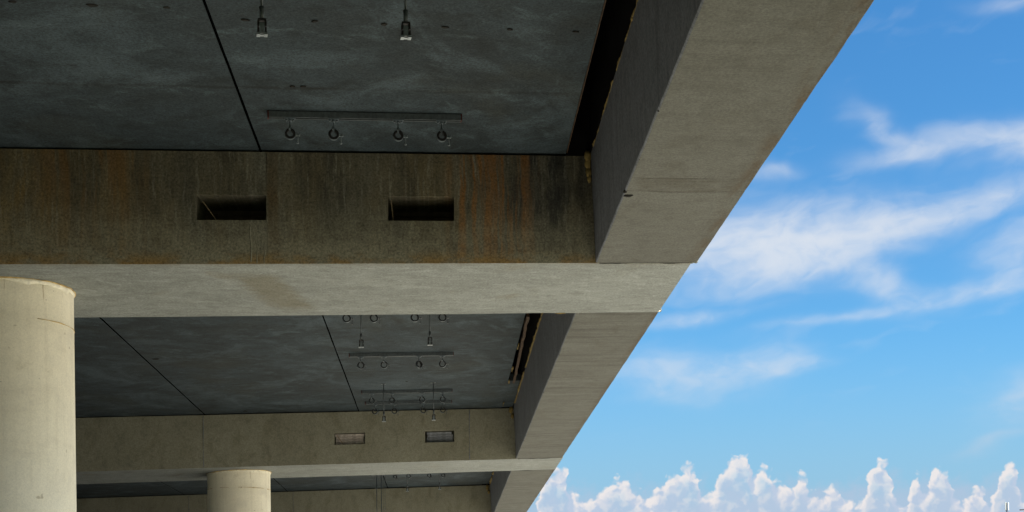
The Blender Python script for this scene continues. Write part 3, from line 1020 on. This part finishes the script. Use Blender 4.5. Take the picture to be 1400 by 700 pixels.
for v0_, v1_ in ((13.9, BEAMS[3][0] + 0.002), (BEAMS[3][0] + BEAMS[3][1], BEAMS[4][0])):
    bm = bmesh.new()
    box_uvw(bm, GL + 0.004, GR - 0.014, v0_, v1_, WS + 0.010, WS + 0.15)
    finish('gap_filler', bm, M_slab, BR, W(-1.25, v0_, WS), uvw=True)

# rusty steel strip on the slab edge of the gap, foam squeezed out along the edge beam
bm = bmesh.new()
box_uvw(bm, GL + 0.003, GL + 0.011, -10.5, -0.06, WS - 0.010, WS + 0.10)
finish('edge_strip', bm, M_rust, BR, W(GL, -5, WS))
bm = bmesh.new()
pts0 = [W(GL + 0.030 + 0.02 * noise.noise(Vector((i * .35, 0, 0))) + 0.07 * i / 40, 7.9 + 6.2 * i / 40, WS - 0.012) for i in range(41)]
for i in range(40):
    p, q_ = pts0[i], pts0[i + 1]
    for du, dw in ((0, 0),):
        vs = [bm.verts.new(x) for x in (p, p + EX * 0.045, p + EX * 0.045 + EZ * .06, p + EZ * .06, q_, q_ + EX * 0.045, q_ + EX * 0.045 + EZ * .06, q_ + EZ * .06)]
        for ix in ((0, 1, 5, 4), (1, 2, 6, 5), (2, 3, 7, 6), (3, 0, 4, 7)):
            bm.faces.new([vs[k] for k in ix])
        if i in (0, 39):
            bm.faces.new([vs[k] for k in ((0, 1, 2, 3) if i == 0 else (4, 5, 6, 7))])
bmesh.ops.remove_doubles(bm, verts=bm.verts[:], dist=1e-4)
finish('timber_strip', bm, M_rust, BR, pts0[0])


def foam_run(si, v0, v1, step, r, u, w, seed, prt, lp=0.55, th=-0.1):
    n = int((v1 - v0) / step)
    run = []
    segs = []
    for i in range(n + 1):
        v = v0 + (v1 - v0) * i / n
        if noise.noise(Vector((v * 1.4, seed, 0))) > th:
            run.append(W(u + 0.012 * noise.noise(Vector((v * 3, seed, 3))), v, w + 0.02 * noise.noise(Vector((v * 2.3, 5, seed)))))
        else:
            if len(run) > 3:
                segs.append(run)
            run = []
    if len(run) > 3:
        segs.append(run)
    for k, sg in enumerate(segs):
        bm = bmesh.new()
        bead(bm, sg, r, 6, seed=seed + k, lump=lp, freq=11)
        finish('foam_bead', bm, M_foam, prt, sg[0])


foam_run(1, -11.5, -0.02, 0.04, 0.009, GR + 0.004, WS - 0.005, 2, edges[1], 0.9, th=-0.45)
foam_run(2, 2.6, 17.1, 0.06, 0.020, GR - 0.005, WS - 0.015, 4, edges[2], 0.6, th=-0.3)
foam_run(2, 7.7, 17.1, 0.08, 0.013, GL + 0.02, WS - 0.005, 9, edges[2], 0.6, th=0.1)
foam_run(3, 20, 33.9, 0.15, 0.03, GR - 0.01, WS - 0.015, 6, edges[3], 0.6, th=-0.1)
for k, (uu, vv, ww, r) in enumerate(((GR - 0.030, -0.02, WS - 0.10, 0.045), (GR - 0.025, -0.015, WS - 0.20, 0.040), (GR - 0.035, -0.03, WS - 0.03, 0.045), (GR - 0.020, -0.015, WS - 0.27, 0.028),
                                     (GR - 0.06, 17.24, WS - 0.06, 0.06), (GR - 0.03, 17.25, WS - 0.2, 0.045), (GR - 0.09, 33.95, WS - 0.1, 0.07), (GR - 0.05, 33.95, WS - 0.25, 0.05))):
    lump('foam_lump', W(uu, vv, ww), r, M_foam, edges[1 if k < 4 else (2 if k < 6 else 3)], k, (.8, .6, 1.4))
for k, (uu, vv, r_) in enumerate(((UI, -7.9, .012), (UI, -6.2, .009), (UI, -3.4, .010), (UI, -1.1, .008), (UI, 5.1, .014), (UI, 8.3, .016), (UI, 11.7, .014), (UI, 14.2, .018))):
    lump('dark_chip', W(uu + 0.002, vv, 0.004), r_, M_spall, edges[1 if vv < 0 else 2], 60 + k, (.7, 1.6, .6))
for k, (vv, du) in enumerate(((-7.35, .02), (-4.9, .018), (-3.9, .02), (-3.45, .015), (-6.3, .012))):
    lump('foam_lump', W(GR + 0.010, vv, WS - 0.012), 0.024, M_foam, edges[1], 30 + k, (1.1, 1.6, .8))
lump('dark_chip', W(GR + 0.03, 9.2, WS - 0.28), 0.03, M_foam, edges[2], 44, (.2, .7, 1.6))


# dark scabs left by form ties on the slab
def scab(u, v, vi, ji, L, wd, seed, ang=0.0):
    bm = bmesh.new()
    n = 11
    lo, hi = [], []
    c = W(u, v, WS - 0.0005)
    ca, sa = math.cos(ang), math.sin(ang)
    for i in range(n):
        t = 2 * math.pi * i / n
        k = 1 + 0.5 * noise.noise(Vector((math.cos(t) * 1.5 + seed, math.sin(t) * 1.5, seed)))
        x, y = math.cos(t) * L * k, math.sin(t) * wd * k
        d = EX * (x * ca - y * sa) + EY * (x * sa + y * ca)
        hi.append(bm.verts.new(c + d))
        lo.append(bm.verts.new(c + d * 0.75 - EZ * 0.006))
    for i in range(n):
        bm.faces.new((hi[i], hi[(i + 1) % n], lo[(i + 1) % n], lo[i]))
    bm.faces.new(lo)
    bm.faces.new(hi[::-1])
    finish('form_tie_scab', bm, M_spall, panels[(vi, ji)], c)


for k, (u, v, L, wd, a) in enumerate(((-5.961, -3.375, .035, .02, 0), (-5.396, -3.354, .045, .03, .1), (-4.835, -3.358, .03, .018, 0), (-4.266, -3.169, .038, .015, .1),
                                      (-3.718, -3.181, .032, .018, -.5), (-3.16, -3.16, .024, .03, .3), (-2.667, -3.144, .035, .02, 0), (-2.125, -3.14, .03, .02, .3), (-1.567, -3.136, .03, .015, 0),
                                      (-4.035, -1.752, .030, .02, -.2), (-3.945, -1.756, .026, .02, -.2))):
    scab(u, v, 1, 0 if u > -4.53 else 1, L, wd, k * 1.7, a)
scab(-7.62, 11.03, 2, 1, .07, .05, 33, -.2)
scab(-3.4, 13.7, 2, 0, .025, .03, 35, 0)
scab(-3.2, 15.6, 2, 0, .03, .04, 37, 0)
scab(-6.9, 17.0, 2, 1, .05, .06, 39, 0)


# ---------------------------------------------------------------- columns
def column(u, v, rad, lab):
    c = W(u, v, 0)
    top = c.z
    seg = 72
    bm = bmesh.new()
    zs = [0.0, 1.5, 3.0, 4.2, top - 0.52, top - 0.383, top - 0.377, top - 0.2, top - 0.05, top + 0.06]
    rows = []
    for z in zs:
        row = []
        for i in range(seg):
            t = 2 * math.pi * i / seg
            d = Vector((math.cos(t), math.sin(t), 0))
            r = rad * (0.998 if z > top - 0.38 else 1.0) + noise.noise(d * 2 + Vector((0, 0, z))) * 0.003
            row.append(bm.verts.new(Vector((c.x, c.y, z)) + d * r))
        rows.append(row)
    for a, b_ in zip(rows[:-1], rows[1:]):
        for i in range(seg):
            f = bm.faces.new((a[i], a[(i + 1) % seg], b_[(i + 1) % seg], b_[i]))
            f.smooth = True
    bm.faces.new(rows[0])
    bm.faces.new(rows[-1])
    o = finish('column', bm, M_column, BR, (c.x, c.y, 0), uvw=True)
    o['label'] = lab
    # ragged mortar collar at the head
    bm = bmesh.new()
    seg = 140
    rows = []
    for j in range(5):
        row = []
        for i in range(seg):
            t = 2 * math.pi * i / seg
            d = Vector((math.cos(t), math.sin(t), 0))
            sof = (EX.z / 1.0) * ((d.x * rad))           # soffit follows the cross fall
            low = 0.042 + 0.036 * max(-0.6, noise.noise(d * 3.2 + Vector((u, v, 2)))) + 0.02 * noise.noise(d * 11)
            z = top + sof + 0.004 - low * (j / 4.0)
            bul = (0.002, 0.011, 0.012, 0.008, -0.003)[j] + 0.006 * noise.noise(d * 7 + Vector((0, 0, j * .6)))
            row.append(bm.verts.new(Vector((c.x, c.y, z)) + d * (rad + bul)))
        rows.append(row)
    for a, b_ in zip(rows[:-1], rows[1:]):
        for i in range(seg):
            f = bm.faces.new((a[i], a[(i + 1) % seg], b_[(i + 1) % seg], b_[i]))
            f.smooth = True
    finish('mortar_collar', bm, M_mortar, o, (c.x, c.y, top - 0.03), uvw=None)
    # ochre sealant above the collar
    bm = bmesh.new()
    pts0 = []
    for i in range(121):
        t = 2 * math.pi * i / 120
        d = Vector((math.cos(t), math.sin(t), 0))
        pts0.append(Vector((c.x, c.y, top + EX.z * d.x * rad - 0.004)) + d * (rad + 0.014 + 0.006 * noise.noise(d * 4)))
    bead(bm, pts0, 0.009, 6, seed=3, lump=0.8, freq=9)
    finish('sealant_bead', bm, M_ochre, o, (c.x, c.y, top))
    # rust-coloured rim of the form joint, broken into pieces
    bm = bmesh.new()
    run = []
    cnt = 0
    for i in range(241):
        t = 2 * math.pi * i / 240
        d = Vector((math.cos(t), math.sin(t), 0))
        if noise.noise(d * 3.0 + Vector((v, 5, 1))) > -0.16:
            run.append(Vector((c.x, c.y, top - 0.380 + 0.004 * noise.noise(d * 5))) + d * (rad + 0.0005))
        else:
            if len(run) > 3:
                bead(bm, run, 0.0042, 5, seed=i, lump=0.5, freq=14)
            run = []
    if len(run) > 3:
        bead(bm, run, 0.0042, 5, seed=1, lump=0.5, freq=14)
    finish('form_joint', bm, M_ochre, o, (c.x, c.y, top - 0.38))
    return o


column(-7.305, 1.20, 0.692, 'pale cream column under the near cross beam')
column(-7.245, BEAMS[3][0] + 1.18, 0.697, 'pale cream column under the far cross beam')

# ------------------------------------------------------------------ pipe hangers
AX = EX.normalized()
UP = EZ
AYv = AX.cross(UP).normalized() * -1.0      # roughly +v
if AYv.y < 0:
    AYv = -AYv
UPr = AX.cross(AYv).normalized()
if UPr.z < 0:
    UPr = -UPr

CL_U = (-4.125, -3.722, -3.113, -2.697)
RAIL_L, RAIL_R = -4.320, -2.515


def hanger_rail(v, label, flips=(0, 0, 0, 0), uL=RAIL_L, proto=None, rr=0.0530):
    loc = W((uL + RAIL_R) / 2, v, WS - 0.002)
    root = empty('pipe_hanger_rail', loc, label=label, category='pipe hanger', group='pipe hanger rails under the deck')
    if proto is not None:
        for ch in proto.children:
            cc = link(ch.copy())
            cc.parent = root
            if ch.name.startswith('clamp'):
                cc.rotation_euler.z = random.uniform(-0.45, 0.45)
            for g in ch.children:
                gg = link(g.copy())
                gg.parent = cc
        return root
    # slotted channel
    bm = bmesh.new()
    Lr = (W(RAIL_R, v, 0) - W(uL, v, 0)).length
    c = loc - UP * 0.030
    box(bm, c + UPr * 0.026, AX, AYv, UPr, Lr, 0.062, 0.005)
    for s in (-1, 1):
        box(bm, c + AYv * (s * 0.029), AX, AYv, UPr, Lr, 0.004, 0.050)
        box(bm, c + AYv * (s * 0.022) - UPr * 0.026, AX, AYv, UPr, Lr, 0.018, 0.005)
    finish('channel', bm, M_rail, root, loc)
    for e, s in ((uL, -1), (RAIL_R, 1)):
        bm = bmesh.new()
        p = W(e, v, WS - 0.032)
        box(bm, p + AX * (0.006 * s), AX, AYv, UPr, 0.012, 0.066, 0.062)
        finish('end_cap', bm, M_red, root, p)
    for k, u in enumerate(CL_U):
        top = W(u, v, WS - 0.060)
        bm = bmesh.new()
        box(bm, top - UP * 0.005, AX, AYv, UPr, 0.105, 0.050, 0.008)
        cl = finish('clamp', bm, M_steel, root, top)
        for s in (-1, 1):
            bm = bmesh.new()
            cyl(bm, top + AX * (0.034 * s) - UP * 0.009, top + AX * (0.034 * s) - UP * 0.026, 0.011, seg=6)
            finish('nut', bm, M_steel, cl, top)
        rc = W(u, v, 0.955)
        bm = bmesh.new()
        cyl(bm, top - UP * 0.009, rc + UP * (rr - 0.002), 0.0075, seg=8)
        cyl(bm, top - UP * 0.009, top - UP * 0.035, 0.016, seg=6)
        cyl(bm, rc + UP * (rr + 0.022), rc + UP * (rr - 0.002), 0.013, seg=6)
        finish('rod', bm, M_steel, cl, top)
        t0 = 0.25 * flips[k]
        bm = bmesh.new()
        ring(bm, rc, AYv, UP, rr - 0.0038, rr, 0.030, 28)
        finish('steel_band', bm, M_steel, cl, rc)
        bm = bmesh.new()
        ring(bm, rc, AYv, UP, rr - (0.024 if rr < 0.06 else 0.019), rr - 0.0040, 0.040, 26, a0=R(12), a1=R(340))
        finish('rubber_lining', bm, M_black, cl, rc)
        bm = bmesh.new()
        q0 = rc + AX * (rr - 0.002) - UP * 0.010
        box(bm, q0 + AX * 0.022 + UP * 0.008, AX, AYv, UPr, 0.040, 0.028, 0.005)
        box(bm, q0 + AX * 0.022 - UP * 0.004, AX, AYv, UPr, 0.040, 0.028, 0.005)
        cyl(bm, q0 + AX * 0.026 + UP * 0.022, q0 + AX * 0.020 - UP * 0.074, 0.0045, seg=6)
        cyl(bm, q0 + AX * 0.020 - UP * 0.068, q0 + AX * 0.020 - UP * 0.080, 0.012, seg=6)
        finish('screw_lug', bm, M_glint if rr < 0.06 else M_rail, cl, q0)
    return root


rail_at = [(-1.098, 'long strut rail with four pipe clamps on the nearest slab, above the pocketed beam'),
           (6.98, 'pipe clamp rail half hidden behind the near beam, only its four rings showing below'),
           (10.79, 'rail with four ring clamps in the second bay, clear of both beams'),
           (14.70, 'rail with four ring clamps just in front of the last rail of the second bay'),
           (16.09, 'last clamp rail of the second bay, its rings overlapping the top of the far beam'),
           (28.85, 'small distant clamp rail in the third bay, beyond the far cross beam')]
proto = None
for v, lab in rail_at:
    r = hanger_rail(v, lab, proto=proto, rr=0.053 if v < 0 else 0.064)
    if v > 0:
        proto = proto or r


# single drop rods with a clevis
def drop_rod(u, v, wb, label, proto=None):
    loc = W(u, v, WS)
    root = empty('drop_rod', loc, label=label, category='hanger rod', group='single drop rods under the deck')
    if proto is not None:
        for ch in proto.children:
            cc = link(ch.copy())
            cc.parent = root
            for g in ch.children:
                gg = link(g.copy())
                gg.parent = cc
        return root
    L = WS - wb
    end = loc - UP * L
    bm = bmesh.new()
    cyl(bm, loc + UP * 0.01, end + UP * 0.14, 0.0085, seg=8)
    box(bm, loc - UP * 0.006, AX, AYv, UP, 0.10, 0.06, 0.010)
    finish('rod', bm, M_rail, root, loc)
    bm = bmesh.new()
    cyl(bm, end + UP * 0.195, end + UP * 0.120, 0.017, seg=6)
    cyl(bm, end + UP * 0.20, end + UP * 0.165, 0.021, 0.013, seg=8)
    finish('coupler', bm, M_rail, root, end + UP * .15)
    bm = bmesh.new()
    box(bm, end + UP * 0.108, AX, AYv, UP, 0.060, 0.036, 0.012)
    for s in (-1, 1):
        box(bm, end + AX * (s * 0.026) + UP * 0.080, AX, AYv, UP, 0.012, 0.040, 0.040)
        box(bm, end + AX * (s * 0.026) + UP * 0.032, AX, AYv, UP, 0.013, 0.040, 0.036)
    cv = finish('clevis', bm, M_black, root, end + UP * .1)
    bm = bmesh.new()
    box(bm, end + UP * 0.050, AX, AYv, UP, 0.030, 0.024, 0.070)
    cyl(bm, end - AX * 0.022 + UP * 0.084, end + AX * 0.022 + UP * 0.084, 0.010, seg=8)
    finish('tongue', bm, M_glint, cv, end + UP * .05)
    bm = bmesh.new()
    for s in (-1, 1):
        box(bm, end + AX * (s * 0.026) + UP * 0.006, AX, AYv, UP, 0.024, 0.050, 0.016)
    box(bm, end + UP * 0.002, AX, AYv, UP, 0.040, 0.03, 0.008)
    finish('foot', bm, M_glint, cv, end)
    return root


pr = None
for u, v, lab in ((-3.955, -4.72, 'drop rod with clevis at the top of the picture, the one nearer the slab joint'),
                  (-2.953, -4.74, 'drop rod with clevis at the top of the picture, the one nearer the edge beam'),
                  (-3.885, 6.45, 'thin drop rod in the second bay, left of its twin, ending above a rail'),
                  (-2.884, 6.35, 'thin drop rod in the second bay, right of its twin, ending above a rail'),
                  (-3.856, 13.90, 'thin drop rod hanging before the far beam, nearer the left pocket'),
                  (-2.881, 13.86, 'thin drop rod hanging before the far beam, nearer the right pocket'),
                  (-3.740, 27.9, 'distant thin drop rod in the third bay, left one of two'),
                  (-2.803, 27.7, 'distant thin drop rod in the third bay, right one of two')):
    r = drop_rod(u, v, 0.41, lab, pr)
    pr = pr or r

# long twin rods under a ceiling plate in the third bay
loc = W(-4.655, 29.9, WS)
root = empty('trapeze_hanger', loc, label='ceiling plate with long thin rods hanging down in the third bay', category='hanger')
bm = bmesh.new()
box(bm, loc - UP * 0.02, AX, AYv, UP, 0.42, 0.12, 0.03)
finish('ceiling_plate', bm, M_rail, root, loc)
for du, dv, r in ((-0.06, 0.0, .011), (0.078, 0.0, .012), (0.19, .05, 0.005), (0.13, .05, 0.005)):
    bm = bmesh.new()
    p = loc + EX * du + EY * dv - UP * 0.03
    cyl(bm, p, p - UP * 3.1, r, seg=8)
    finish('rod', bm, M_steel, root, p)
bm = bmesh.new()
for s in (-1, 1):
    box(bm, loc + EX * 0.01 - UP * (3.10 + 0.02) + AYv * (s * .02), AX, AYv, UP, 0.42, 0.006, 0.045)
finish('cross_bar', bm, M_rail, root, loc - UP * 3.1)
for k in range(12):
    bm = bmesh.new()
    box(bm, loc + EX * 0.16 + EY * 0.05 - UP * (0.9 + 0.17 * k), AX, AYv, UP, 0.06, 0.006, 0.006)
    finish('rung', bm, M_steel, root, loc - UP * (0.9 + .17 * k))


# ------------------------------------------------------------------ distant mast and lamp
def mast():
    az, dist = R(18.74), 391.0
    p = Vector((math.sin(az) * dist, math.cos(az) * dist, 0))
    top = CAM_Z + math.tan(R(4.665)) * dist
    root = empty('antenna_mast', p, label='distant slim mast with white panel antennas at the lower right', category='mast')
    bm = bmesh.new()
    cyl(bm, p, p + EZ * (top - 0.15), 0.34, 0.13, seg=12)
    finish('pole', bm, M_pole, root, p)
    for ang, dz in ((200, 0.0), (320, -0.1), (80, -0.05)):
        d = Vector((math.cos(R(ang)), math.sin(R(ang)), 0))
        s = d.cross(EZ)
        bm = bmesh.new()
        c = p + d * 0.40 + EZ * (top - 1.0 + dz)
        box(bm, c, s, d, EZ, 0.34, 0.16, 2.0)
        bmesh.ops.bevel(bm, geom=bm.edges[:], offset=0.03, segments=2, affect='EDGES')
        pn = finish('antenna_panel', bm, M_panel, root, c)
        bm = bmesh.new()
        for z in (-0.7, 0.7):
            box(bm, p + d * 0.22 + EZ * (top - 1.0 + dz + z), s, d, EZ, 0.08, 0.36, 0.06)
        cyl(bm, c - EZ * 1.0 - d * .02, c - EZ * 1.35 - d * 0.1, 0.03, seg=6)
        finish('bracket', bm, M_pole, pn, c)


mast()


def street_lamp():
    az, dist = R(19.25), 140.0
    tip = Vector((math.sin(az) * dist, math.cos(az) * dist, CAM_Z + math.tan(R(4.361)) * dist))
    foot = tip + Vector((2.3, 0.4, 0))
    foot.z = 0
    root = empty('street_lamp', foot, label='tip of a dark street lamp arm at the right edge', category='street lamp')
    bm = bmesh.new()
    cyl(bm, foot, Vector((foot.x, foot.y, tip.z - 0.3)), 0.09, 0.05, seg=12)
    finish('pole', bm, M_pole, root, foot)
    bm = bmesh.new()
    a = Vector((foot.x, foot.y, tip.z - 0.32))
    b_ = tip + Vector((0.35, 0.06, 0.06))
    last = a
    for i in range(1, 9):
        t = i / 8
        q = a.lerp(b_, t) + EZ * (0.55 * math.sin(t * math.pi) * 0.35 + 0.0)
        cyl(bm, last, q, 0.035, seg=8)
        last = q
    finish('arm', bm, M_pole, root, a)
    bm = bmesh.new()
    d = Vector((-1, -0.17, -0.02)).normalized()
    s = d.cross(EZ).normalized()
    u_ = s.cross(d)
    box(bm, tip - d * 0.0 + d * -0.05, d, s, u_, 0.42, 0.20, 0.10)
    bmesh.ops.bevel(bm, geom=bm.edges[:], offset=0.03, segments=2, affect='EDGES')
    finish('lamp_head', bm, M_pole, root, tip)


street_lamp()
